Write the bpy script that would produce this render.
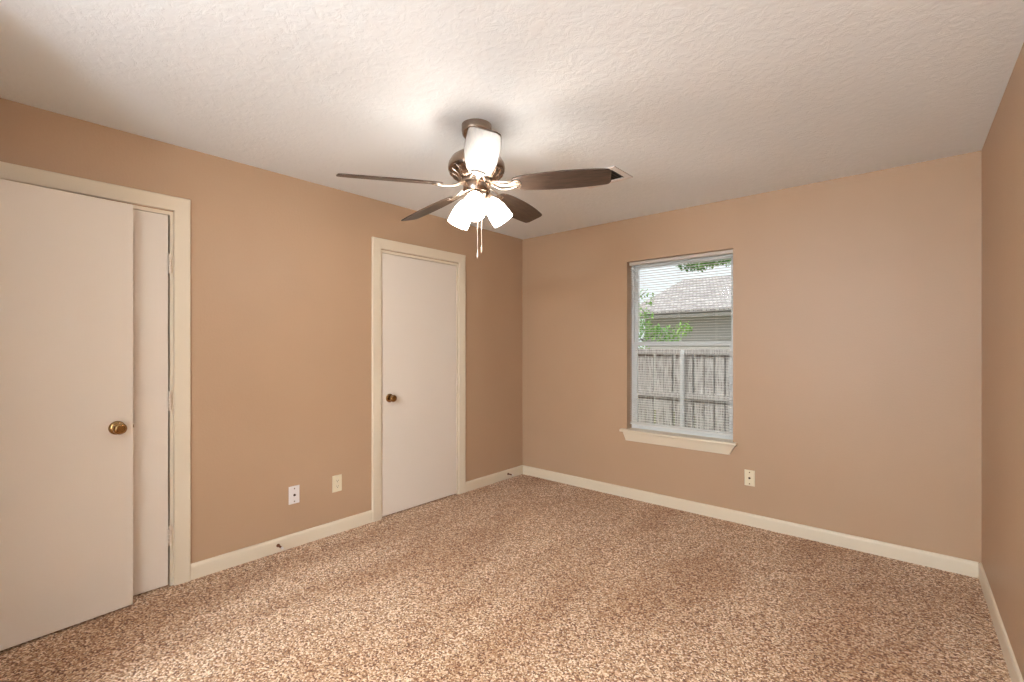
import bpy, bmesh, math, random
from mathutils import Vector, Matrix
random.seed(7)
PI = math.pi
for o in list(bpy.data.objects): bpy.data.objects.remove(o)
S = bpy.context.scene
C = S.collection
# ------------------------------------------------------------------ camera, world, exposure
EYE = 1.319
YAW = math.radians(40.856)
cam_data = bpy.data.cameras.new('camera')
cam_data.sensor_width = 36; cam_data.lens = 470.0/1024*36
cam_data.shift_y = 6.0/1024
cam_data.clip_start = 0.02; cam_data.clip_end = 200
cam = bpy.data.objects.new('camera', cam_data); C.objects.link(cam)
cam.location = (0, 0, EYE); cam.rotation_euler = (PI/2, 0, YAW)
S.camera = cam
world = bpy.data.worlds.new('overcast_sky'); S.world = world; world.use_nodes = True
bg = world.node_tree.nodes['Background']
bg.inputs['Color'].default_value = (0.93, 0.96, 1.0, 1); bg.inputs['Strength'].default_value = 1.25
sun_d = bpy.data.lights.new('sun', 'SUN'); sun_d.energy = 2.2; sun_d.angle = math.radians(8); sun_d.color = (1, .96, .9)
sun = bpy.data.objects.new('sun', sun_d); C.objects.link(sun); sun.rotation_euler = (math.radians(38), 0, math.radians(-18))
S.view_settings.view_transform = 'Standard'; S.view_settings.look = 'None'
S.view_settings.exposure = 0.04; S.view_settings.gamma = 1; S.view_settings.use_curve_mapping = False
LAMP = 27.0      # radiance of the frosted lamp shades
BULB = 110.0
FILL_GLOBE = 88.0     # radiance of the added globe fill lamp, unseen behind the camera
FILL_DOME = 190.0      # radiance of the added dome fill light, unseen behind the camera

# ------------------------------------------------------------------ measures
XL, YB, YN, H, XR = -3.123, 3.778, -0.235, 2.44, 0.272
XRN = XR + (YB - YN)*math.tan(math.radians(1.0))     # the right wall runs very slightly out of square
WT = 0.14

# ------------------------------------------------------------------ materials
def lin(c):
    c = c/255.0
    return c/12.92 if c <= .04045 else ((c+.055)/1.055)**2.4
def rgb(r, g, b): return (lin(r), lin(g), lin(b), 1)
def mat(name, col, rough=.5, metal=0, spec=.5, coat=0):
    m = bpy.data.materials.new(name); m.use_nodes = True
    b = m.node_tree.nodes['Principled BSDF']
    b.inputs['Base Color'].default_value = col; b.inputs['Roughness'].default_value = rough
    b.inputs['Metallic'].default_value = metal; b.inputs['Specular IOR Level'].default_value = spec
    b.inputs['Coat Weight'].default_value = coat
    return m, m.node_tree, b
def tex(nt, kind='ShaderNodeTexNoise', coord='Object', stretch=None, **kw):
    tc = nt.nodes.new('ShaderNodeTexCoord'); t = nt.nodes.new(kind)
    mp = nt.nodes.new('ShaderNodeMapping'); nt.links.new(tc.outputs[coord], mp.inputs[0])
    if stretch: mp.inputs['Scale'].default_value = stretch
    nt.links.new(mp.outputs[0], t.inputs['Vector'])
    for k, v in kw.items(): t.inputs[k].default_value = v
    return t
def ramp(nt, src, stops):
    r = nt.nodes.new('ShaderNodeValToRGB'); nt.links.new(src, r.inputs[0])
    e = r.color_ramp.elements
    while len(e) < len(stops): e.new(.5)
    for i, (p, c) in enumerate(stops): e[i].position = p; e[i].color = c
    return r
def bump(nt, b, src, strength, dist):
    bp = nt.nodes.new('ShaderNodeBump'); bp.inputs['Strength'].default_value = strength; bp.inputs['Distance'].default_value = dist
    nt.links.new(src, bp.inputs['Height']); nt.links.new(bp.outputs[0], b.inputs['Normal']); return bp

# tan wall paint with a faint orange peel
M_wall, nt, b = mat('tan_wall_paint', rgb(180, 147, 117), .44, spec=.4)
t = tex(nt, Scale=95, Detail=3, Roughness=.55); bump(nt, b, t.outputs[0], .22, .004)
t2 = tex(nt, Scale=1.3, Detail=2)
r = ramp(nt, t2.outputs[0], [(.3, rgb(178, 145, 115)), (.7, rgb(182, 149, 119))]); nt.links.new(r.outputs[0], b.inputs['Base Color'])
M_bounce_wall, nt, b = mat('white_bounce_paint', rgb(236, 235, 233), .6)  # white so that the invented alcove bounces neutral light
t = tex(nt, Scale=95, Detail=3, Roughness=.55); bump(nt, b, t.outputs[0], .2, .004)
# ceiling with knockdown texture
M_ceil, nt, b = mat('textured_ceiling_paint', rgb(238, 240, 241), .8, spec=.3)
t = tex(nt, Scale=26, Detail=5, Roughness=.62, Distortion=.6)
r = ramp(nt, t.outputs[0], [(.42, (0,0,0,1)), (.60, (1,1,1,1))]); bump(nt, b, r.outputs[0], .17, .006)
# trim and doors
def enamel(name, c1, rough=.38):
    m, nt, b = mat(name, c1, rough, spec=.5)
    t = tex(nt, Scale=140, Detail=2, stretch=(1, 1, .25)); bump(nt, b, t.outputs[0], .05, .002)
    return m
M_trim = enamel('cream_trim_enamel', rgb(221, 204, 179))
M_door = enamel('cream_door_enamel', rgb(226, 212, 196), .42)
M_hinge = enamel('painted_hinge', rgb(222, 204, 184), .35)
# carpet: flecked cut pile
M_carpet, nt, b = mat('flecked_carpet', rgb(160, 125, 100), .95, spec=.1)
n0 = tex(nt, Scale=60, Detail=2)                       # jitter so that the tufts are not regular cells
n1 = tex(nt, 'ShaderNodeTexVoronoi', Scale=150)
va = nt.nodes.new('ShaderNodeVectorMath'); va.operation = 'MULTIPLY_ADD'
va.inputs[1].default_value = (.006, .006, 0)
nt.links.new(n0.outputs['Color'], va.inputs[0]); nt.links.new(n1.inputs['Vector'].links[0].from_socket, va.inputs[2]); nt.links.new(va.outputs[0], n1.inputs['Vector'])
sp = nt.nodes.new('ShaderNodeSeparateColor'); nt.links.new(n1.outputs['Color'], sp.inputs[0])
c1 = ramp(nt, sp.outputs[0], [(.06, rgb(116, 74, 46)), (.30, rgb(168, 121, 85)), (.62, rgb(208, 166, 127)), (.94, rgb(248, 222, 192))])
n2 = tex(nt, Scale=2.2, Detail=3, stretch=(1.0, .32, 1), Distortion=.35)
n2.inputs['Vector'].links[0].from_node.inputs['Rotation'].default_value = (0, 0, .35)
c2 = ramp(nt, n2.outputs[0], [(.38, (.86, .78, .70, 1)), (.60, (1.08, 1.10, 1.12, 1))])
mx = nt.nodes.new('ShaderNodeMix'); mx.data_type = 'RGBA'; mx.blend_type = 'MULTIPLY'; mx.inputs[0].default_value = 1
nt.links.new(c1.outputs[0], mx.inputs[6]); nt.links.new(c2.outputs[0], mx.inputs[7]); nt.links.new(mx.outputs[2], b.inputs['Base Color'])
bump(nt, b, n1.outputs['Distance'], .6, -.010)
b.inputs['Sheen Weight'].default_value = .15; b.inputs['Sheen Roughness'].default_value = .5
# metals
M_brass, nt, b = mat('polished_brass', rgb(158, 124, 80), .15, 1)
t = tex(nt, Scale=60); bump(nt, b, t.outputs[0], .05, .001)
M_nickel, nt, b = mat('brushed_nickel', rgb(150, 130, 115), .25, 1)
t = tex(nt, Scale=60, stretch=(1, 1, 14)); bump(nt, b, t.outputs[0], .06, .001)
M_nickel2, nt, b = mat('satin_nickel', rgb(205, 190, 175), .33, 1)
t = tex(nt, Scale=80); bump(nt, b, t.outputs[0], .04, .001)
# dark walnut blades, satin lacquer
M_blade, nt, b = mat('walnut_blade', rgb(74, 54, 44), .42, spec=.4)
t = tex(nt, Scale=14, Detail=4, stretch=(.9, 9, 9), Distortion=.8)
r = ramp(nt, t.outputs[0], [(.3, rgb(56, 44, 37)), (.7, rgb(90, 72, 60))]); nt.links.new(r.outputs[0], b.inputs['Base Color'])
# frosted lamp glass (lit)
def glow(name, col, s):
    m, nt, b = mat(name, (1, 1, 1, 1), .4)
    b.inputs['Emission Color'].default_value = col; b.inputs['Emission Strength'].default_value = s
    return m
M_shade = glow('lit_frosted_glass', (1, .93, .84, 1), LAMP)
M_bulb = glow('lit_bulb', (1, .94, .86, 1), BULB)
M_fill_dome = glow('fill_dome_glass', (.86, 1, 1.12, 1), FILL_DOME); M_fill_globe = glow('fill_globe_glass', (.86, 1, 1.12, 1), FILL_GLOBE)  # glow of the two added fill lights behind the camera
# vinyl, glass, blinds, plastics
M_vinyl, nt, b = mat('white_window_vinyl', rgb(226, 224, 220), .4)
t = tex(nt, Scale=90); bump(nt, b, t.outputs[0], .03, .001)
M_slat, nt, b = mat('white_blind_slat', rgb(228, 224, 218), .4)
t = tex(nt, Scale=40, stretch=(1, 30, 1)); bump(nt, b, t.outputs[0], .03, .001)
M_headrail, nt, b = mat('beige_headrail', rgb(196, 184, 170), .45)
t = tex(nt, Scale=90); bump(nt, b, t.outputs[0], .03, .001)
M_cord, nt, b = mat('blind_cord', rgb(225, 220, 212), .7)
t = tex(nt, Scale=400); bump(nt, b, t.outputs[0], .2, .001)
M_white_plastic, nt, b = mat('white_plastic', rgb(228, 220, 216), .35)
t = tex(nt, Scale=90); bump(nt, b, t.outputs[0], .02, .001)
M_ivory, nt, b = mat('ivory_plastic', rgb(226, 210, 180), .35)
t = tex(nt, Scale=90); bump(nt, b, t.outputs[0], .02, .001)
M_dark, nt, b = mat('dark_slot', rgb(45, 36, 32), .7)
t = tex(nt, Scale=90); bump(nt, b, t.outputs[0], .02, .001)
M_ductdark, nt, b = mat('grey_duct_metal', rgb(120, 112, 104), .5, .6)
t = tex(nt, Scale=90); bump(nt, b, t.outputs[0], .02, .001)
M_bronze, nt, b = mat('brown_bronze', rgb(122, 78, 52), .4, .8)
t = tex(nt, Scale=90); bump(nt, b, t.outputs[0], .05, .001)
M_glass = bpy.data.materials.new('window_glass'); M_glass.use_nodes = True
nt = M_glass.node_tree; nt.nodes.clear()
out = nt.nodes.new('ShaderNodeOutputMaterial'); mix = nt.nodes.new('ShaderNodeMixShader')
tr = nt.nodes.new('ShaderNodeBsdfTransparent'); gl = nt.nodes.new('ShaderNodeBsdfGlossy'); gl.inputs['Roughness'].default_value = .02
tr.inputs[0].default_value = (.95, .97, .96, 1)
fr = nt.nodes.new('ShaderNodeFresnel'); fr.inputs[0].default_value = 1.12
nt.links.new(fr.outputs[0], mix.inputs[0]); nt.links.new(tr.outputs[0], mix.inputs[1]); nt.links.new(gl.outputs[0], mix.inputs[2]); nt.links.new(mix.outputs[0], out.inputs[0])
# outdoors
M_fence, nt, b = mat('weathered_cedar', rgb(190, 184, 178), .85, spec=.2)
t = tex(nt, Scale=8, Detail=5, stretch=(7, 7, .8))
r = ramp(nt, t.outputs[0], [(.3, rgb(146, 138, 132)), (.5, rgb(194, 188, 184)), (.7, rgb(222, 218, 214))]); nt.links.new(r.outputs[0], b.inputs['Base Color']); bump(nt, b, t.outputs[0], .4, .01)
M_post, nt, b = mat('galvanised_post', rgb(225, 225, 224), .5, .2)
t = tex(nt, Scale=30); bump(nt, b, t.outputs[0], .05, .001)
M_siding, nt, b = mat('grey_lap_siding', rgb(196, 190, 184), .7)
t = tex(nt, Scale=20, stretch=(.3, 1, 8)); bump(nt, b, t.outputs[0], .1, .004)
M_fascia, nt, b = mat('fascia_paint', rgb(150, 146, 138), .6)
t = tex(nt, Scale=20); bump(nt, b, t.outputs[0], .1, .002)
M_roof, nt, b = mat('asphalt_shingles', rgb(165, 155, 152), .7, spec=.5)
t = tex(nt, 'ShaderNodeTexBrick', Scale=5)
t.inputs['Color1'].default_value = rgb(222, 214, 212); t.inputs['Color2'].default_value = rgb(170, 160, 160); t.inputs['Mortar'].default_value = rgb(130, 122, 122)
t.inputs['Row Height'].default_value = .7; t.inputs['Mortar Size'].default_value = .04
nt.links.new(t.outputs['Color'], b.inputs['Base Color']); bump(nt, b, t.outputs['Fac'], .4, .02)
M_leaf, nt, b = mat('green_leaves', rgb(110, 160, 70), .5)
t = tex(nt, Scale=3, Detail=2); r = ramp(nt, t.outputs[0], [(.35, rgb(104, 165, 78)), (.65, rgb(178, 222, 112))]); nt.links.new(r.outputs[0], b.inputs['Base Color'])
b.inputs['Transmission Weight'].default_value = 0
M_bark, nt, b = mat('grey_brown_bark', rgb(92, 78, 70), .9, spec=.1)
t = tex(nt, Scale=20, Detail=4, stretch=(1, 1, .3)); bump(nt, b, t.outputs[0], .6, .01)
M_grass, nt, b = mat('short_lawn', rgb(110, 130, 80), .95, spec=.1)
t = tex(nt, Scale=60, Detail=4); r = ramp(nt, t.outputs[0], [(.35, rgb(112, 112, 84)), (.65, rgb(166, 162, 130))]); nt.links.new(r.outputs[0], b.inputs['Base Color']); bump(nt, b, t.outputs[0], .5, .02)
M_brick, nt, b = mat('red_brick', rgb(140, 84, 66), .9)
t = tex(nt, 'ShaderNodeTexBrick', Scale=4); t.inputs['Color1'].default_value = rgb(150, 86, 66); t.inputs['Color2'].default_value = rgb(124, 70, 54); t.inputs['Mortar'].default_value = rgb(190, 180, 168)
nt.links.new(t.outputs['Color'], b.inputs['Base Color']); bump(nt, b, t.outputs['Fac'], .4, .01)

# ------------------------------------------------------------------ mesh helpers
class MB:
    def __init__(s): s.bm = bmesh.new()
    def box(s, x0, x1, y0, y1, z0, z1, M=None):
        vs = [s.bm.verts.new((x, y, z)) for x in (x0, x1) for y in (y0, y1) for z in (z0, z1)]
        if M is not None:
            for v in vs: v.co = M @ v.co
        for f in ((0,1,3,2),(4,6,7,5),(0,4,5,1),(2,3,7,6),(0,2,6,4),(1,5,7,3)): s.bm.faces.new([vs[i] for i in f])
        return s
    def prism(s, pts, axis, a, b_, M=None):
        """2-D outline pts extruded from a to b_ along axis ('x','y','z')"""
        def P(p, q, w): return {'x': (w, p, q), 'y': (p, w, q), 'z': (p, q, w)}[axis]
        lo = [s.bm.verts.new(P(p, q, a)) for p, q in pts]; hi = [s.bm.verts.new(P(p, q, b_)) for p, q in pts]
        if M is not None:
            for v in lo+hi: v.co = M @ v.co
        n = len(pts)
        s.bm.faces.new(lo); s.bm.faces.new(hi[::-1])
        for i in range(n): s.bm.faces.new((lo[i], hi[i], hi[(i+1) % n], lo[(i+1) % n]))
        return s
    def lathe(s, prof, M=None, n=40, caps=True):
        """prof = [(r, z)...] spun around z"""
        rings = []
        for r, z in prof:
            ring = []
            for k in range(n):
                a = 2*PI*k/n; v = Vector((max(r, 1e-5)*math.cos(a), max(r, 1e-5)*math.sin(a), z))
                ring.append(s.bm.verts.new(M @ v if M is not None else v))
            rings.append(ring)
        for a, c in zip(rings, rings[1:]):
            for k in range(n): s.bm.faces.new((a[k], a[(k+1) % n], c[(k+1) % n], c[k]))
        if caps: s.bm.faces.new(rings[0][::-1]); s.bm.faces.new(rings[-1])
        return s
    def tube(s, pts, rad, n=10, caps=True):
        pts = [Vector(p) for p in pts]; rings = []
        rr = rad if isinstance(rad, (list, tuple)) else [rad]*len(pts)
        for i, p in enumerate(pts):
            d = (pts[min(i+1, len(pts)-1)] - pts[max(i-1, 0)]).normalized()
            up = Vector((0, 0, 1)) if abs(d.z) < .95 else Vector((1, 0, 0))
            u = d.cross(up).normalized(); v = d.cross(u)
            rings.append([s.bm.verts.new(p + (u*math.cos(2*PI*k/n) + v*math.sin(2*PI*k/n))*rr[i]) for k in range(n)])
        for a, c in zip(rings, rings[1:]):
            for k in range(n): s.bm.faces.new((a[k], a[(k+1) % n], c[(k+1) % n], c[k]))
        if caps: s.bm.faces.new(rings[0][::-1]); s.bm.faces.new(rings[-1])
        return s
    def build(s, name, m, parent=None, bevel=0, smooth=False, seg=2):
        bmesh.ops.recalc_face_normals(s.bm, faces=s.bm.faces)
        me = bpy.data.meshes.new(name); s.bm.to_mesh(me); s.bm.free(); me.materials.append(m)
        o = bpy.data.objects.new(name, me); C.objects.link(o)
        if parent is not None: o.parent = parent
        if smooth:
            for p in me.polygons: p.use_smooth = True
            md = o.modifiers.new('split', 'EDGE_SPLIT'); md.split_angle = math.radians(38)
        if bevel:
            md = o.modifiers.new('bevel', 'BEVEL'); md.width = bevel; md.segments = seg; md.limit_method = 'ANGLE'; md.angle_limit = math.radians(40)
        return o
def empty(name, loc=(0,0,0), rz=0):
    o = bpy.data.objects.new(name, None); C.objects.link(o); o.location = loc; o.rotation_euler = (0, 0, rz); o.empty_display_size = .05
    return o
def tag(o, label, cat, group=None, kind=None):
    if label: o['label'] = label
    if cat: o['category'] = cat
    if group: o['group'] = group
    if kind: o['kind'] = kind
    return o
def struct(o, label=None, cat=None): return tag(o, label, cat, kind='structure')
def copy_tree(o, parent=None):
    c = o.copy(); C.objects.link(c)
    if parent is not None: c.parent = parent
    for ch in [x for x in bpy.data.objects if x.parent == o]: copy_tree(ch, c)
    return c

# ------------------------------------------------------------------ room shell
# left wall with closet doorway and second doorway
D1 = (-.048, .727, 2.046)    # clear opening of closet door (y0, y1, top)
D2 = (2.083, 2.857, 2.046)
J = .020                      # jamb thickness
def wall_left():
    m = MB(); x0, x1 = XL-WT, XL
    ys = [YN-WT, D1[0]-J, D1[1]+J, D2[0]-J, D2[1]+J, YB+WT]
    for i in (0, 2, 4): m.box(x0, x1, ys[i], ys[i+1], -.05, H)
    for i in (1, 3): m.box(x0, x1, ys[i], ys[i+1], 2.046+J, H)
    return m.build('wall_left', M_wall)
struct(wall_left(), 'tan painted wall holding the two closed cream doors', 'wall')
WX0, WX1, WZ0, WZ1 = -1.934, -1.060, .600, 2.066
m = MB()
m.box(XL, WX0, YB, YB+WT, -.05, H).box(WX1, XRN, YB, YB+WT, -.05, H).box(WX0, WX1, YB, YB+WT, -.05, WZ0).box(WX0, WX1, YB, YB+WT, WZ1, H)
struct(m.build('wall_back', M_wall), 'tan painted wall around the window', 'wall')
m = MB(); m.prism([(XR, YB), (XR+WT, YB), (XRN+WT, YN-WT), (XRN, YN-WT)], 'z', -.05, H)
struct(m.build('wall_right', M_wall), 'tan painted wall along the right edge of the room', 'wall')
m = MB(); xc = XL-WT-.3; m.box(xc-.1, xc, YN-WT, YB+WT, -.05, H).box(xc, XL-WT, YN-WT, YN-WT+.06, -.05, H).box(xc, XL-WT, YB, YB+WT, -.05, H).box(xc, XL-WT, 1.2, 1.3, -.05, H)  # unseen shell added to block outside light, keeping the door gaps dark
struct(m.build('wall_closet', M_wall), 'closet walls added unseen behind the left wall doors to keep outside light out', 'wall')
# near wall (behind the camera) with the entry doorway
EX0, EX1, EH = -2.965, -2.195, 2.046
AX, AY = -1.91, -2.4          # invented alcove for the fill lights; its corner shades the left doors
m = MB(); m.box(XL, EX0-J, YN-WT, YN, -.05, H).box(EX1+J, AX, YN-WT, YN, -.05, H).box(EX0-J, EX1+J, YN-WT, YN, EH+J, H)
struct(m.build('wall_near', M_wall), 'tan painted wall with the entry doorway', 'wall')
m = MB(); m.box(AX-WT, AX, AY, YN-WT, -.05, H).box(AX-WT, XRN+.4, AY-WT, AY, -.05, H).box(XRN, XRN+.2, AY, YN-WT+.01, -.05, H)  # invented alcove, its white walls act as reflectors
struct(m.build('wall_bounce_alcove', M_bounce_wall), 'white alcove walls added behind the camera to bounce light into the room', 'wall')
# unseen hallway shell, added beyond the entry doorway
m = MB(); m.box(-3.5, -3.36, -1.7, YN-WT, -.05, H).box(-3.5, AX-WT, -1.84, -1.7, -.05, H)
struct(m.build('wall_hall', M_wall), 'tan hallway walls added unseen beyond the entry doorway', 'wall')
m = MB(); m.box(XL-WT-.4, XRN+WT+.3, AY-WT, YB+WT, -.10, 0)
struct(m.build('floor', M_carpet), 'brown and beige flecked carpet floor', 'carpet')
m = MB(); m.box(XL-WT-.4, XRN+WT+.3, AY-WT, YB+WT, H, H+.12)
struct(m.build('ceiling', M_ceil), 'off-white textured ceiling', 'ceiling')

# baseboards: rounded top profile; t = depth from the wall
BP = [(0, 0), (.013, 0), (.013, .070), (.011, .080), (.007, .087), (0, .089)]
def baseboard(name, label, p0, p1, nrm):
    """run of baseboard from p0 to p1, nrm pointing into the room"""
    m = MB(); d = Vector((p1[0]-p0[0], p1[1]-p0[1], 0)); L = d.length; d.normalize(); n = Vector((nrm[0], nrm[1], 0)).normalized()
    M = Matrix(((d.x, n.x, 0, p0[0]), (d.y, n.y, 0, p0[1]), (0, 0, 1, 0), (0, 0, 0, 1)))
    m.prism(BP, 'x', 0, L, M)
    return struct(m.build(name, M_trim), label, 'baseboard')
CW = .078
baseboard('baseboard_left', 'cream baseboard between the two left wall doors', (XL, D1[1]+.015+CW), (XL, D2[0]-.013-CW), (1, 0))
baseboard('baseboard_left', 'short cream baseboard from the far left door to the corner', (XL, D2[1]+.015+CW), (XL, YB), (1, 0))
baseboard('baseboard_back', 'cream baseboard below the window', (XL+.013, YB), (XR-.013, YB), (0, -1))
baseboard('baseboard_right', 'cream baseboard along the right wall', (XR, YB), (XRN, YN), (-1, 0))
baseboard('baseboard_near', 'cream baseboard on the near wall', (EX1+.1, YN), (AX, YN), (0, 1))

# door casings + jambs on the left wall
def casing_profile(w):   # across width u (0 = inner edge), thickness t
    return [(0, 0), (0, .011), (.004, .014), (w-.022, .017), (w-.004, .018), (w, .015), (w, 0)]
def casing(name, label, y0, y1, top, xw, wall_t=WT):
    r = empty(name, (xw, (y0+y1)/2, 0)); struct(r, label, 'door frame')
    ox, oy = xw, (y0+y1)/2
    a0, a1, zt = y0-.015-oy, y1+.015-oy, top+.026
    pr = casing_profile(CW)
    m = MB(); n = len(pr)
    # mitred casing: three legs swept together
    path = [((a0, 0), (-1, 0)), ((a0, zt), (-1, 1)), ((a1, zt), (1, 1)), ((a1, 0), (1, 0))]
    rings = []
    for (py, pz), (dy, dz) in path:
        rings.append([m.bm.verts.new((t, py+dy*u, pz+dz*u)) for u, t in pr])
    for a, c in zip(rings, rings[1:]):
        for k in range(n): m.bm.faces.new((a[k], a[(k+1) % n], c[(k+1) % n], c[k]))
    m.bm.faces.new(rings[0]); m.bm.faces.new(rings[-1][::-1])
    m.build('casing', M_trim, r)
    m = MB(); j0, j1 = y0-oy, y1-oy
    m.box(-wall_t, .001, j0-J, j0, 0, top+J).box(-wall_t, .001, j1, j1+J, 0, top+J).box(-wall_t, .001, j0, j1, top, top+J)
    # stop
    m.box(-.055, -.042, j0, j0+.005, 0, top).box(-.055, -.042, j1-.005, j1, 0, top).box(-.055, -.042, j0+.005, j1-.005, top-.008, top)
    m.build('jamb', M_trim, r)
    return r
casing('trim_1', 'cream casing around the nearer left wall doorway', *D1, XL)
casing('trim_2', 'cream casing around the far left wall doorway', *D2, XL)

def knob(parent, loc, face=1, latch=None):
    """brass knob whose spindle points along local +x (face=1) or -x"""
    M = Matrix.Translation(loc) @ Matrix.Rotation(face*PI/2, 4, 'Y')
    r = MB().lathe([(.034, 0), (.034, .003), (.031, .007), (.020, .010), (.014, .011)], M).build('rosette', M_brass, None, smooth=True)
    k = MB().lathe([(.011, .009), (.0105, .022), (.013, .030), (.022, .036), (.0275, .043), (.0285, .051), (.0265, .059), (.021, .0635), (.017, .0645), (.0155, .0625), (.008, .062), (0, .0625)], M).build('door_knob', M_brass, parent, smooth=True)
    r.parent = k
    return k
def hinge(parent, loc, h=.10, side=1):
    x, y, z = loc
    m = MB()
    for q in range(5): m.lathe([(.0068, z+q*h/5+.0006), (.0078, z+q*h/5+.0016), (.0078, z+(q+1)*h/5-.0016), (.0068, z+(q+1)*h/5-.0006)], Matrix.Translation((x, y, 0)), n=14)
    m.lathe([(.003, z-.006), (.0055, z-.003), (.0055, z+.0006)], Matrix.Translation((x, y, 0)), n=14)
    m.lathe([(.0055, z+h-.0006), (.0055, z+h+.003), (.003, z+h+.006)], Matrix.Translation((x, y, 0)), n=14)
    m.box(x-.012, x-.004, y-.0008, y+.0008, z, z+h)
    return m.build('hinge', M_hinge, parent, smooth=True)
def slab(name, label, w, hgt, z0=.010, t=.035):
    """door slab; local x = normal (room side at x=0), y from 0 (free edge at w)"""
    r = empty(name); struct(r, label, 'door')
    MB().box(-t, 0, 0, w, z0, z0+hgt).build('door_slab', M_door, r, bevel=.0015)
    return r
# closet door in the wall plane (hinged at its far side)
d1 = slab('door_1', 'plain cream door in the wall behind the open door, three painted hinges', D1[1]-D1[0]-.012, 2.033)
d1.location = (XL+.002, D1[0]+.003, 0)
for z in (1.727, .971, .231): hinge(d1, (.009, D1[1]-D1[0]-.0065, z))
knob(d1, (0, .07, .915))
# second door
d2 = slab('door_2', 'closed plain cream door in the middle of the left wall with brass knob', D2[1]-D2[0]-.006, 2.033)
d2.location = (XL-.003, D2[0]+.003, 0)
for z in (1.72, .975, .225): hinge(d2, (.007, D2[1]-D2[0]-.004, z))
knob(d2, (0, .066, .921))
# entry door swung open in front of the left wall
ang = math.atan2(3.0225-2.988, .547-.088)
d3 = slab('door_3', 'open plain cream door at the left edge with brass knob', .764, 2.033)
hx = -2.988 + math.tan(ang)*(.088+.215)
d3.location = (hx, -.214, 0); d3.rotation_euler = (0, 0, ang)
knob(d3, (0, .699, .917)); knob(d3, (-.035, .699, .917), face=-1)
lt = MB().box(-.029, -.006, .7632, .7643, .890, .944).build('latch_plate', M_brass, d3)
MB().prism([(.765, -.023), (.765, -.012), (.771, -.012)], 'z', .910, .924, Matrix(((0,1,0,0),(1,0,0,0),(0,0,1,0),(0,0,0,1)))).build('latch_bolt', M_brass, lt)
for z in (1.727, .971, .231): hinge(d3, (.006, -.003, z))
# casing/jamb of the entry doorway
r = casing('trim_3', 'cream casing around the entry doorway', EX0, EX1, EH, 0)
r.location = ((EX0+EX1)/2, YN, 0); r.rotation_euler = (0, 0, PI/2)

# ------------------------------------------------------------------ window
w = empty('window_1', ((WX0+WX1)/2, YB, WZ0)); struct(w, 'white single-hung window with cream stool and apron', 'window')
hw = (WX1-WX0)/2; hh = WZ1-WZ0
m = MB(); fw = .022; y0, y1 = .088, .138
m.box(-hw, -hw+fw, y0, y1, 0, hh).box(hw-fw, hw, y0, y1, 0, hh).box(-hw+fw, hw-fw, y0, y1, 0, fw).box(-hw+fw, hw-fw, y0, y1, hh-fw, hh)
m.build('window_frame', M_vinyl, w, bevel=.002)
MR = 1.345-WZ0
def sash(za, zb, ya, yb, st):
    m = MB(); x = hw-fw
    m.box(-x, -x+st, ya, yb, za, zb).box(x-st, x, ya, yb, za, zb).box(-x+st, x-st, ya, yb, za, za+.034).box(-x+st, x-st, ya, yb, zb-.030, zb)
    s = m.build('window_sash', M_vinyl, w, bevel=.002)
    MB().box(-x+st, x-st, (ya+yb)/2-.002, (ya+yb)/2+.002, za+.034, zb-.030).build('window_pane', M_glass, s)
    return s
sash(fw, MR+.015, .090, .110, .030); sash(MR-.012, hh-fw, .113, .133, .024)
lk = MB().box(-.03, .03, .080, .104, MR+.015, MR+.021); lk.lathe([(.011, MR+.021), (.011, MR+.029), (.004, MR+.031)], Matrix.Translation((0, .094, 0)), n=18); lk.build('sash_lock', M_vinyl, w)
# stool (inside sill board) with horns, rounded nose
zs = .0
m = MB(); nose = [(.088, -.022), (-.040, -.022), (-.047, -.019), (-.050, -.011), (-.047, -.003), (-.040, 0.001), (.088, 0.001)]
m.prism([(p, q) for p, q in nose], 'x', -hw+.001, hw-.001)
m.prism([(0, -.022), (-.040, -.022), (-.047, -.019), (-.050, -.011), (-.047, -.003), (-.040, .001), (0, .001)], 'x', -hw-.048, -hw+.001)
m.prism([(0, -.022), (-.040, -.022), (-.047, -.019), (-.050, -.011), (-.047, -.003), (-.040, .001), (0, .001)], 'x', hw-.001, hw+.030)
m.build('window_stool', M_trim, w)
# apron with angled ends
m = MB(); bt = [(-hw-.030, -.022), (hw+.018, -.022), (hw-.022, -.098), (-hw-.006, -.098)]
lo = [m.bm.verts.new((x, 0, z)) for x, z in bt]; hi = [m.bm.verts.new((x, (-.026 if z > -.05 else -.013), z)) for x, z in bt]
m.bm.faces.new(lo); m.bm.faces.new(hi[::-1])
for i in range(4): m.bm.faces.new((lo[i], hi[i], hi[(i+1) % 4], lo[(i+1) % 4]))
m.build('window_apron', M_trim, w, bevel=.002)

# blind hanging inside the reveal
bl = empty('window_blind', ((WX0+WX1)/2, YB+.030, WZ0)); tag(bl, 'white horizontal mini blind hanging lowered over the window', 'blind')
MB().box(-hw+.004, hw-.004, .006, .044, hh-.030, hh-.002).build('headrail', M_headrail, bl, bevel=.002)
m = MB(); pitch = .0205; z = .062; tilt = math.radians(-1); n = 0
while z < hh-.036:
    pts = []
    for q in range(5):
        u = (q/4-.5)*.025; crown = .0022*(1-(2*q/4-1)**2)
        pts.append((.025+u*math.cos(tilt), z+u*math.sin(tilt)+crown))
    m.prism(pts+[(p, q-.0010) for p, q in pts[::-1]], 'x', -hw+.006, hw-.006); z += pitch; n += 1
m.build('slats', M_slat, bl)
MB().box(-hw+.006, hw-.006, .013, .037, .040, .051).build('bottom_rail', M_slat, bl, bevel=.002)
for xx in (-.30, .0, .30):
    m = MB()
    for yy in (.0115, .0385): m.tube([(xx, yy, .05), (xx, yy, hh-.03)], .0007, n=6)
    m.build('ladder_cord', M_cord, bl)
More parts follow.
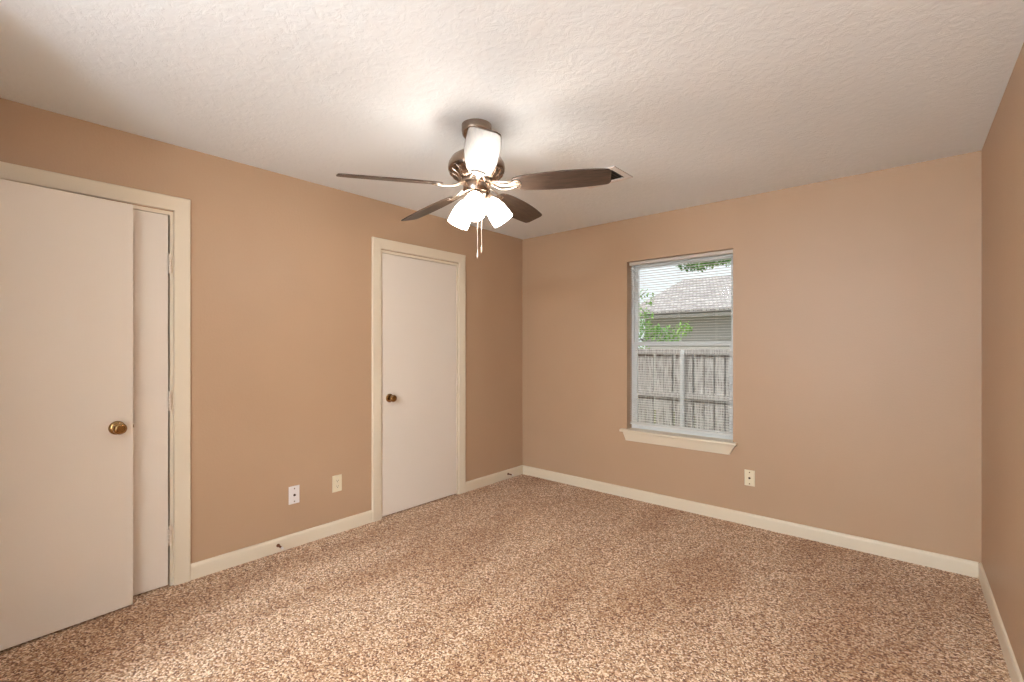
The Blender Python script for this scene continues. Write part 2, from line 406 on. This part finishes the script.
m = MB(); m.tube([(-hw+.10, .002, hh-.03), (-hw+.10, .001, hh-.62)], .0028, n=6); m.build('tilt_wand', M_vinyl, bl)

# ------------------------------------------------------------------ wall plates and outlet
def plate(name, label, cat, loc, rz, mt, w_=.072, h_=.118, kind='jack'):
    """local +y points into the room"""
    r = empty(name, loc, rz); tag(r, label, cat)
    m = MB(); e = .006
    pts = [(-w_/2, -h_/2), (w_/2, -h_/2), (w_/2, h_/2), (-w_/2, h_/2)]; t = .0055
    lo = [m.bm.verts.new((x, 0, z)) for x, z in pts]; hi = [m.bm.verts.new((x-math.copysign(e, x)*.5, t, z-math.copysign(e, z)*.5)) for x, z in pts]
    m.bm.faces.new(lo); m.bm.faces.new(hi[::-1])
    for i in range(4): m.bm.faces.new((lo[i], hi[i], hi[(i+1) % 4], lo[(i+1) % 4]))
    m.build('cover_plate', mt, r, bevel=.0012)
    RX = Matrix.Rotation(-PI/2, 4, 'X')
    if kind == 'jack':
        for zz in (.042, -.042): MB().lathe([(.0042, 0), (.0042, .0012), (.003, .0019)], Matrix.Translation((0, t, zz)) @ RX, n=16).build('screw', M_nickel, r)
        m = MB().lathe([(.0085, 0), (.0085, .003), (.0055, .003), (.0055, .010), (.0035, .010), (.0035, .004)], Matrix.Translation((0, t, 0)) @ RX, n=6)
        s = m.build('cable_jack', M_nickel, r)
        MB().lathe([(.0046, .0), (.0046, .0104)], Matrix.Translation((0, t, 0)) @ RX, n=16).build('jack_socket', M_dark, s)
    else:
        MB().lathe([(.0035, 0), (.0035, .0012), (.002, .0018)], Matrix.Translation((0, t, 0)) @ RX, n=16).build('screw', mt, r)
        for zz in (.0195, -.0195):
            pts = [(.0165*math.cos(a), zz+min(.0135, max(-.0135, .0165*math.sin(a)))) for a in [2*PI*k/28 for k in range(28)]]
            f = MB().prism(pts, 'y', t-.001, t+.0016).build('receptacle', mt, r)
            m = MB().box(-.0072, -.0052, t, t+.0021, zz-.002, zz+.006).box(.0052, .0072, t, t+.0021, zz-.003, zz+.007)
            m.lathe([(.0026, 0), (.0026, .0021)], Matrix.Translation((0, t, zz-.0075)) @ RX, n=12)
            m.build('slot', M_dark, f)
            MB().prism([(x*1.10, zz+(z_-zz)*1.12) for x, z_ in pts], 'y', t-.001, t+.0003).build('recess', M_hinge, f)
    return r
plate('wall_plate', 'white cable jack plate low on the left wall, left of the power outlet', 'wall plate', (XL, 1.408, .342), -PI/2, M_white_plastic)
plate('power_outlet', 'ivory duplex power outlet low on the left wall beside the white cable plate', 'outlet', (XL, 1.712, .351), -PI/2, M_ivory, kind='outlet')
plate('wall_plate', 'ivory cable jack plate on the back wall below the window', 'wall plate', (-.944, YB, .351), PI, M_ivory)

# ------------------------------------------------------------------ door stops on the baseboard
def door_stop(label, y, z, dy):
    r = empty('door_stop', (XL+.013, y, z)); tag(r, label, 'door stop', 'door stops on the left baseboard')
    RY = Matrix.Rotation(PI/2, 4, 'Y')
    MB().lathe([(.011, 0), (.011, .003), (.007, .006)], RY, n=18).build('base', M_bronze, r, smooth=True)
    m = MB(); pts = []
    for k in range(13*8): a = 2*PI*k/8; pts.append((.005+.050*k/(13*8), .0055*math.cos(a), .0055*math.sin(a)))
    m.tube(pts, .0012, n=5); m.build('spring', M_bronze, r, smooth=True)
    MB().lathe([(.0055, .054), (.0078, .056), (.0078, .066), (.005, .070)], RY, n=16).build('rubber_tip', M_white_plastic, r, smooth=True)
    return r
door_stop('brown spring door stop with white tip on the baseboard between the doors', 1.30, .045, 0)
door_stop('brown spring door stop with white tip on the baseboard near the far corner', 3.535, .048, 0)

# ------------------------------------------------------------------ ceiling vent
v = empty('ceiling_vent', (-1.585, 2.735, H)); tag(v, 'small white ceiling air vent beyond the right fan blade', 'vent')
m = MB(); X, Y, bz = .165, .125, .040
for sx0, sx1, sy0, sy1 in ((-X, X, -Y, -Y+bz), (-X, X, Y-bz, Y), (-X, -X+bz, -Y+bz, Y-bz), (X-bz, X, -Y+bz, Y-bz)): m.box(sx0, sx1, sy0, sy1, -.008, 0)
m.build('vent_frame', M_white_plastic, v, bevel=.003)
m = MB()
for k in range(11):
    x = -X+bz+.012+k*(2*(X-bz)-.024)/10
    m.box(-.009, .009, -Y+bz, Y-bz, -.0006, .0006, Matrix.Translation((x, 0, -.003)) @ Matrix.Rotation(math.radians(35), 4, 'Y'))
m.build('louvers', M_ductdark, v)
MB().box(-X+bz, X-bz, -Y+bz, Y-bz, -.0006, 0).build('duct_opening', M_dark, v)

# ------------------------------------------------------------------ ceiling fan
Rv = Vector((math.cos(YAW), math.sin(YAW), 0)); Fv = Vector((-math.sin(YAW), math.cos(YAW), 0))
FC = Fv*2.375 + Rv*(-.179)
fan = empty('ceiling_fan', (FC.x, FC.y, H)); tag(fan, 'five-blade ceiling fan with dark wood blades and lit three-lamp kit', 'ceiling fan')
def zz(z): return z-H
MB().lathe([(.066, 0), (.075, -.002), (.0755, -.030), (.071, -.052), (.058, -.068), (.040, -.076), (.020, -.078)], n=48).build('canopy', M_nickel, fan, smooth=True)
MB().lathe([(.0125, -.074), (.0125, zz(2.30)), ], n=24).lathe([(.022, zz(2.325)), (.024, zz(2.315)), (.024, zz(2.300)), (.030, zz(2.295))], n=24).build('downrod', M_nickel, fan, smooth=True)
mh = MB().lathe([(.028, zz(2.300)), (.060, zz(2.299)), (.095, zz(2.290)), (.124, zz(2.270)), (.140, zz(2.244)), (.1435, zz(2.222)), (.141, zz(2.206)), (.134, zz(2.198)), (.131, zz(2.197)), (.126, zz(2.190)), (.108, zz(2.170)), (.088, zz(2.160)), (.060, zz(2.158))], n=64).build('motor_housing', M_nickel, fan, smooth=True)
for k in range(20):           # raised cooling fins around the lower bowl
    a = 2*PI*k/20; pts = []
    for q in range(6):
        tq = q/5; rr_ = .136-.044*tq**1.3; h_ = 2.200-.036*tq; aa = a+.16*tq
        pts.append((rr_*math.cos(aa), rr_*math.sin(aa), zz(h_)))
    MB().tube(pts, [.003, .0045, .005, .005, .0045, .003], n=8).build('cooling_fin', M_nickel, mh, smooth=True)
MB().lathe([(.055, zz(2.160)), (.078, zz(2.158)), (.080, zz(2.150)), (.076, zz(2.143)), (.055, zz(2.141))], n=48).build('flywheel', M_nickel2, fan, smooth=True)
# blades
TH0 = math.radians(-11)
A = YAW
tiltax = Matrix.Rotation(math.radians(-2.3), 4, Fv)
BZ = 2.131
def blade_outline():
    top = []; r0, r1 = .185, .665
    for k in range(49):
        t_ = k/48; r = r0+(r1-r0)*t_
        c = .0735-.0225*((t_-.55)/.55)**2 if t_ < .55 else .0735-.0150*((t_-.55)/.45)**2
        if t_ < .12: c *= (.62+.38*math.sqrt(max(0, 1-(1-t_/.12)**2)))
        e = (1-t_)/.045
        if e < 1: c -= .016*(1-math.sqrt(max(0, 1-(1-e)**2)))
        top.append((r, c))
    return top
for i in range(5):
    th = A + TH0 + i*2*PI/5
    base = Matrix.Translation((0, 0, zz(BZ))) @ tiltax @ Matrix.Rotation(th, 4, 'Z') @ Matrix.Rotation(math.radians(1.8), 4, 'Y')
    Mb = base @ Matrix.Rotation(math.radians(-15), 4, 'X')
    bo = bpy.data.objects
    ol = blade_outline(); pts = ol + [(r, -c) for r, c in ol[::-1]]
    m = MB(); m.prism(pts, 'z', -.003, .003)
    b_ = m.build('fan_blade', M_blade, fan, bevel=.0015); b_.matrix_local = Mb
    # blade iron: neck from the flywheel, flaring plate under the blade with three screws
    m = MB()
    hl = [(.145, .009), (.165, .010), (.178, .014), (.190, .022), (.202, .031), (.212, .034), (.220, .031), (.226, .022), (.229, .011), (.230, 0)]
    pts = hl + [(r, -c) for r, c in hl[-2::-1]]
    m.prism(pts, 'z', -.0080, -.0032)
    br = m.build('blade_bracket', M_nickel2, fan, bevel=.0016); br.matrix_local = Mb
    sec = [(.066, .014, .016, .007), (.085, .013, .013, .007), (.105, .011, .004, .006), (.125, .010, -.004, .005), (.145, .0095, -.0062, .0045), (.170, .011, -.0062, .0035), (.186, .015, -.0060, .003)]
    m = MB(); rings = []    # flat curved neck: (radius, half width, height, half thickness)
    for r, hw_, z_, ht in sec:
        rings.append([m.bm.verts.new((r, hw_*math.cos(q*PI/6), z_+ht*math.sin(q*PI/6))) for q in range(12)])
    for ra, rb in zip(rings, rings[1:]):
        for k in range(12): m.bm.faces.new((ra[k], ra[(k+1) % 12], rb[(k+1) % 12], rb[k]))
    m.bm.faces.new(rings[0][::-1]); m.bm.faces.new(rings[-1])
    for s_ in (-1, 1):      # slim side scrolls
        m.tube([(.070, s_*.014, .014), (.095, s_*.026, .004), (.120, s_*.034, -.005), (.150, s_*.033, -.0075), (.180, s_*.026, -.007), (.200, s_*.020, -.0065)], [.0045, .004, .0035, .0035, .003, .002], n=10)
    am = m.build('arm', M_nickel2, br, smooth=True)
    for (r, c) in ((.205, .020), (.205, -.020), (.222, 0)):
        MB().lathe([(.0055, -.0075), (.0055, -.0095), (.003, -.0105)], Matrix.Translation((r, c, 0)), n=14).build('screw', M_nickel, br, smooth=True)
# switch housing and light kit
MB().lathe([(.050, zz(2.142)), (.066, zz(2.139)), (.068, zz(2.130)), (.068, zz(2.104)), (.064, zz(2.096)), (.052, zz(2.092))], n=48).build('switch_housing', M_nickel, fan, smooth=True)
MB().lathe([(.050, zz(2.092)), (.054, zz(2.088)), (.050, zz(2.076)), (.036, zz(2.066)), (.018, zz(2.060)), (.010, zz(2.052)), (.011, zz(2.046)), (.006, zz(2.040)), (0, zz(2.0395))], n=40).build('light_fitter', M_nickel2, fan, smooth=True)
for i, az in enumerate((268, 140, 8)):
    a = A + math.radians(az)
    dirr = Vector((math.cos(a), math.sin(a), 0)); tl = math.radians(35)
    ax = (dirr*math.sin(tl) + Vector((0, 0, -1))*math.cos(tl)).normalized()
    p0 = dirr*.050 + Vector((0, 0, zz(2.084)))
    q = ax.to_track_quat('Z', 'Y').to_matrix().to_4x4()
    Ms = Matrix.Translation(p0) @ q
    m = MB().tube([dirr*.035+Vector((0, 0, zz(2.082))), dirr*.054+Vector((0, 0, zz(2.080))), p0+ax*.012], .008, n=12)
    m.lathe([(.012, .004), (.022, .008), (.026, .014), (.027, .026), (.024, .028)], Ms, n=28)
    hd = m.build('lamp_holder', M_nickel2, fan, smooth=True)
    outer = [(.024, .022), (.030, .030), (.040, .048), (.048, .072), (.0525, .098), (.0545, .125), (.0555, .152)]
    prof = outer + [(r-.0025, z) for r, z in outer[::-1]]
    sh = MB().lathe(prof+[prof[0]], Ms, n=40, caps=False).build('lamp_shade', M_shade, fan, smooth=True)
    MB().lathe([(.012, .028), (.013, .045), (.022, .062), (.028, .080), (.026, .095), (.015, .108), (0, .112)], Ms, n=24).build('light_bulb', M_bulb, sh, smooth=True)
# pull chains
for lat, dp, z1, rr in ((.008, -.045, 1.765, .0013), (.027, -.030, 1.795, .0013)):
    p = Rv*lat + Fv*dp
    m = MB(); z = 2.10
    m.tube([(p.x, p.y, zz(2.10)), (p.x, p.y, zz(z1+.02))], .0010, n=6)
    while z > z1+.02:
        m.lathe([(.0004, zz(z)-.0018), (.0018, zz(z)-.0008), (.0018, zz(z)+.0008), (.0004, zz(z)+.0018)], Matrix.Translation((p.x, p.y, 0)), n=6); z -= .0062
    c = m.build('pull_chain', M_nickel2, fan)
    MB().lathe([(.0015, zz(z1+.022)), (.004, zz(z1+.018)), (.0052, zz(z1+.006)), (.0035, zz(z1-.004)), (.001, zz(z1-.008))], Matrix.Translation((p.x, p.y, 0)), n=14).build('chain_pendant', M_nickel2, c, smooth=True)

# added dome light, unseen behind the camera, evens out the room's brightness
dm = empty('fill_dome_light', (-1.15, -1.30, H)); tag(dm, 'added round dome fill light, unseen on the alcove ceiling behind the camera', 'fill light')
MB().lathe([(.10, 0), (.150, -.002), (.155, -.020), (.148, -.035), (.10, -.036)], n=48).build('base', M_nickel, dm, smooth=True)
MB().lathe([(.145, -.034), (.160, -.060), (.158, -.095), (.135, -.135), (.09, -.165), (.04, -.178), (0, -.180)], n=48).build('fill_dome', M_fill_dome, dm, smooth=True)
MB().lathe([(.012, -.178), (.012, -.186), (.005, -.194), (0, -.195)], n=20).build('finial', M_nickel, dm, smooth=True)

# globe lamp added out of view in the alcove as fill for the room
fl = empty('fill_globe_lamp', (-.50, -1.38, 0)); tag(fl, 'added fill lamp with large lit opal globe, unseen behind the camera', 'floor lamp')
MB().lathe([(.15, 0), (.155, .006), (.15, .016), (.06, .026), (.018, .036)], n=48).build('base', M_nickel, fl, smooth=True)
MB().lathe([(.011, .03), (.011, 1.05), (.030, 1.065), (.055, 1.085), (.060, 1.102)], n=28).build('pole', M_nickel, fl, smooth=True)
MB().lathe([(.056, 1.095)] + [(.19*math.sin(a), 1.28-.19*math.cos(a)) for a in [.32+(PI-.32)*k/18 for k in range(19)]], n=48).build('fill_globe', M_fill_globe, fl, smooth=True)

# ------------------------------------------------------------------ outdoors
GZ = -.35
m = MB(); m.box(-24, 18, YB+WT, 30, GZ-.1, GZ); struct(m.build('ground', M_grass), 'lawn outside the window', 'ground')
# outer brick face of this house, below and beside the window
m = MB(); m.box(-9, WX0-.01, YB+WT, YB+WT+.09, GZ, 2.9).box(WX1+.01, 7, YB+WT, YB+WT+.09, GZ, 2.9).box(WX0-.01, WX1+.01, YB+WT, YB+WT+.09, GZ, WZ0-.02).box(WX0-.01, WX1+.01, YB+WT, YB+WT+.09, WZ1+.01, 2.9)
struct(m.build('wall_outside', M_brick), 'outer brick face of the house around the window', 'wall')
# board fence
FY = 6.8
fe = empty('wooden_fence', (-2.5, FY, GZ)); tag(fe, 'weathered grey board fence outside the window', 'fence')
m = MB(); x = -6.2
rnd = random.Random(3)
while x < 4.6:
    ww = .118+rnd.uniform(-.006, .006); top = 1.285-GZ+rnd.uniform(-.012, .012); yy = rnd.uniform(0, .008)
    m.prism([(x, 0), (x+ww, 0), (x+ww, top-.03), (x+ww-.03, top), (x+.03, top), (x, top-.03)], 'y', .04+yy, .058+yy)
    x += ww+rnd.choice((.014, .024, .040))
m.build('pickets', M_fence, fe)
m = MB(); x = -6.27
while x < 4.5:
    m.box(x, x+.11, .085, .100, 0, 1.25-GZ); x += .155
m.build('rear_pickets', M_fence, fe)
for z0 in (.30, .92, 1.565): MB().box(-6.2, 4.6, .0, .038, z0, z0+.075).build('fence_rail', M_fence, fe, bevel=.003)
for xp in (-2.6, -.09, 2.3):
    MB().lathe([(.030, 0), (.030, 1.60), (.028, 1.612), (.012, 1.625), (0, 1.627)], Matrix.Translation((xp, -.032, 0)), n=20).build('fence_post', M_post, fe, smooth=True)
# neighbouring house
hs = empty('neighbour_house', (-4, 12, GZ)); tag(hs, 'grey-sided neighbouring house with shingle roof beyond the fence', 'house')
m = MB(); hz = 2.12-GZ; nrow = 16
for k in range(nrow):
    z0 = k*hz/nrow; z1 = (k+1)*hz/nrow
    m.prism([(0, z0), (-.035, z0), (-.012, z1+.005), (0, z1+.005)], 'x', -1.6, 12)
m.box(-1.6, 12, 0, 6, 0, hz)
m.build('siding_wall', M_siding, hs)
MB().box(-1.9, 12.3, -.50, 0, hz-.02, hz).build('soffit', M_siding, hs)
MB().box(-1.9, 12.3, -.53, -.50, hz-.06, hz+.12).build('fascia', M_fascia, hs)
m = MB(); m.prism([(-.58, hz+.09), (3.6, hz+1.44), (7, hz+.10), (7, hz+.02), (-.56, hz+.03)], 'x', -1.95, 12.4); m.build('roof', M_roof, hs)

def leaf_cloud(m, cx, cy, cz, rx, ry, rz, n, sz, rnd):
    for _ in range(n):
        while True:
            p = Vector((rnd.uniform(-1, 1), rnd.uniform(-1, 1), rnd.uniform(-1, 1)))
            if p.length <= 1: break
        p = Vector((cx+p.x*rx, cy+p.y*ry, cz+p.z*rz))
        q = Matrix.Rotation(rnd.uniform(0, 2*PI), 4, 'Z') @ Matrix.Rotation(rnd.uniform(-1.2, 1.2), 4, 'X')
        s = sz*rnd.uniform(.7, 1.3)
        vs = [m.bm.verts.new(p + q @ Vector(c)) for c in ((0, -s, 0), (s*.42, -.2*s, .1*s), (.3*s, .5*s, .1*s), (0, s, 0), (-.3*s, .5*s, .1*s), (-s*.42, -.2*s, .1*s))]
        m.bm.faces.new(vs)
def tree(label, base, top, branches, clouds, sz, seed, name='leafy_tree'):
    rnd = random.Random(seed); r = empty(name, (base[0], base[1], GZ)); tag(r, label, 'tree')
    off = Vector((base[0], base[1], GZ)); b0 = Vector((0, 0, -.02)); t0 = Vector(top)-off
    MB().tube([b0, b0.lerp(t0, .3)+Vector((.03, 0, 0)), b0.lerp(t0, .7)-Vector((.02, 0, 0)), t0], [.07, .055, .045, .03], n=10).build('trunk', M_bark, r, smooth=True)
    for a, c in branches:
        a = Vector(a)-off; c = Vector(c)-off
        MB().tube([a, a.lerp(c, .5)+Vector((0, 0, .04)), c], [.02, .013, .006], n=7).build('branch', M_bark, r, smooth=True)
    m = MB()
    for (x, y, z, rx, ry, rz, n) in clouds: leaf_cloud(m, x-off.x, y-off.y, z-off.z, rx, ry, rz, n, sz, rnd)
    m.build('foliage', M_leaf, r)
# young tree left in the window, over the fence
tree('young green tree at the left of the window, in front of the neighbouring house', (-4.35, 7.6), (-4.2, 7.6, 1.9),
     [((-4.3, 7.6, 1.3), (-3.7, 7.5, 1.55)), ((-4.25, 7.6, 1.5), (-3.55, 7.6, 1.42)), ((-4.2, 7.6, 1.7), (-3.5, 7.5, 2.25)), ((-4.3, 7.6, 1.2), (-3.3, 7.4, 1.5))],
     [(-3.62, 7.5, 1.80, .26, .3, .22, 190), (-3.55, 7.5, 1.58, .36, .3, .17, 260), (-3.15, 7.45, 1.52, .42, .25, .15, 230), (-3.55, 7.5, 2.10, .22, .2, .22, 60), (-2.80, 7.4, 1.62, .13, .1, .12, 70), (-3.85, 7.6, 1.30, .40, .3, .16, 300)], .038, 5)
# large tree whose low boughs hang in at the upper right
tree('tall tree whose low green boughs hang into the upper right of the window', (-.6, 8.6), (-.8, 8.6, 3.6),
     [((-.75, 8.6, 2.9), (-2.3, 7.2, 2.62)), ((-.8, 8.6, 3.2), (-1.9, 7.0, 2.62)), ((-.8, 8.6, 3.4), (-2.6, 7.6, 3.0))],
     [(-2.5, 7.1, 2.55, .30, .25, .10, 200), (-2.15, 7.1, 2.60, .32, .25, .10, 220), (-2.0, 7.1, 2.52, .15, .15, .06, 50), (-2.3, 7.2, 2.95, .9, .5, .25, 260), (-1.0, 8.3, 3.6, 1.3, 1.0, .8, 500)], .045, 9)
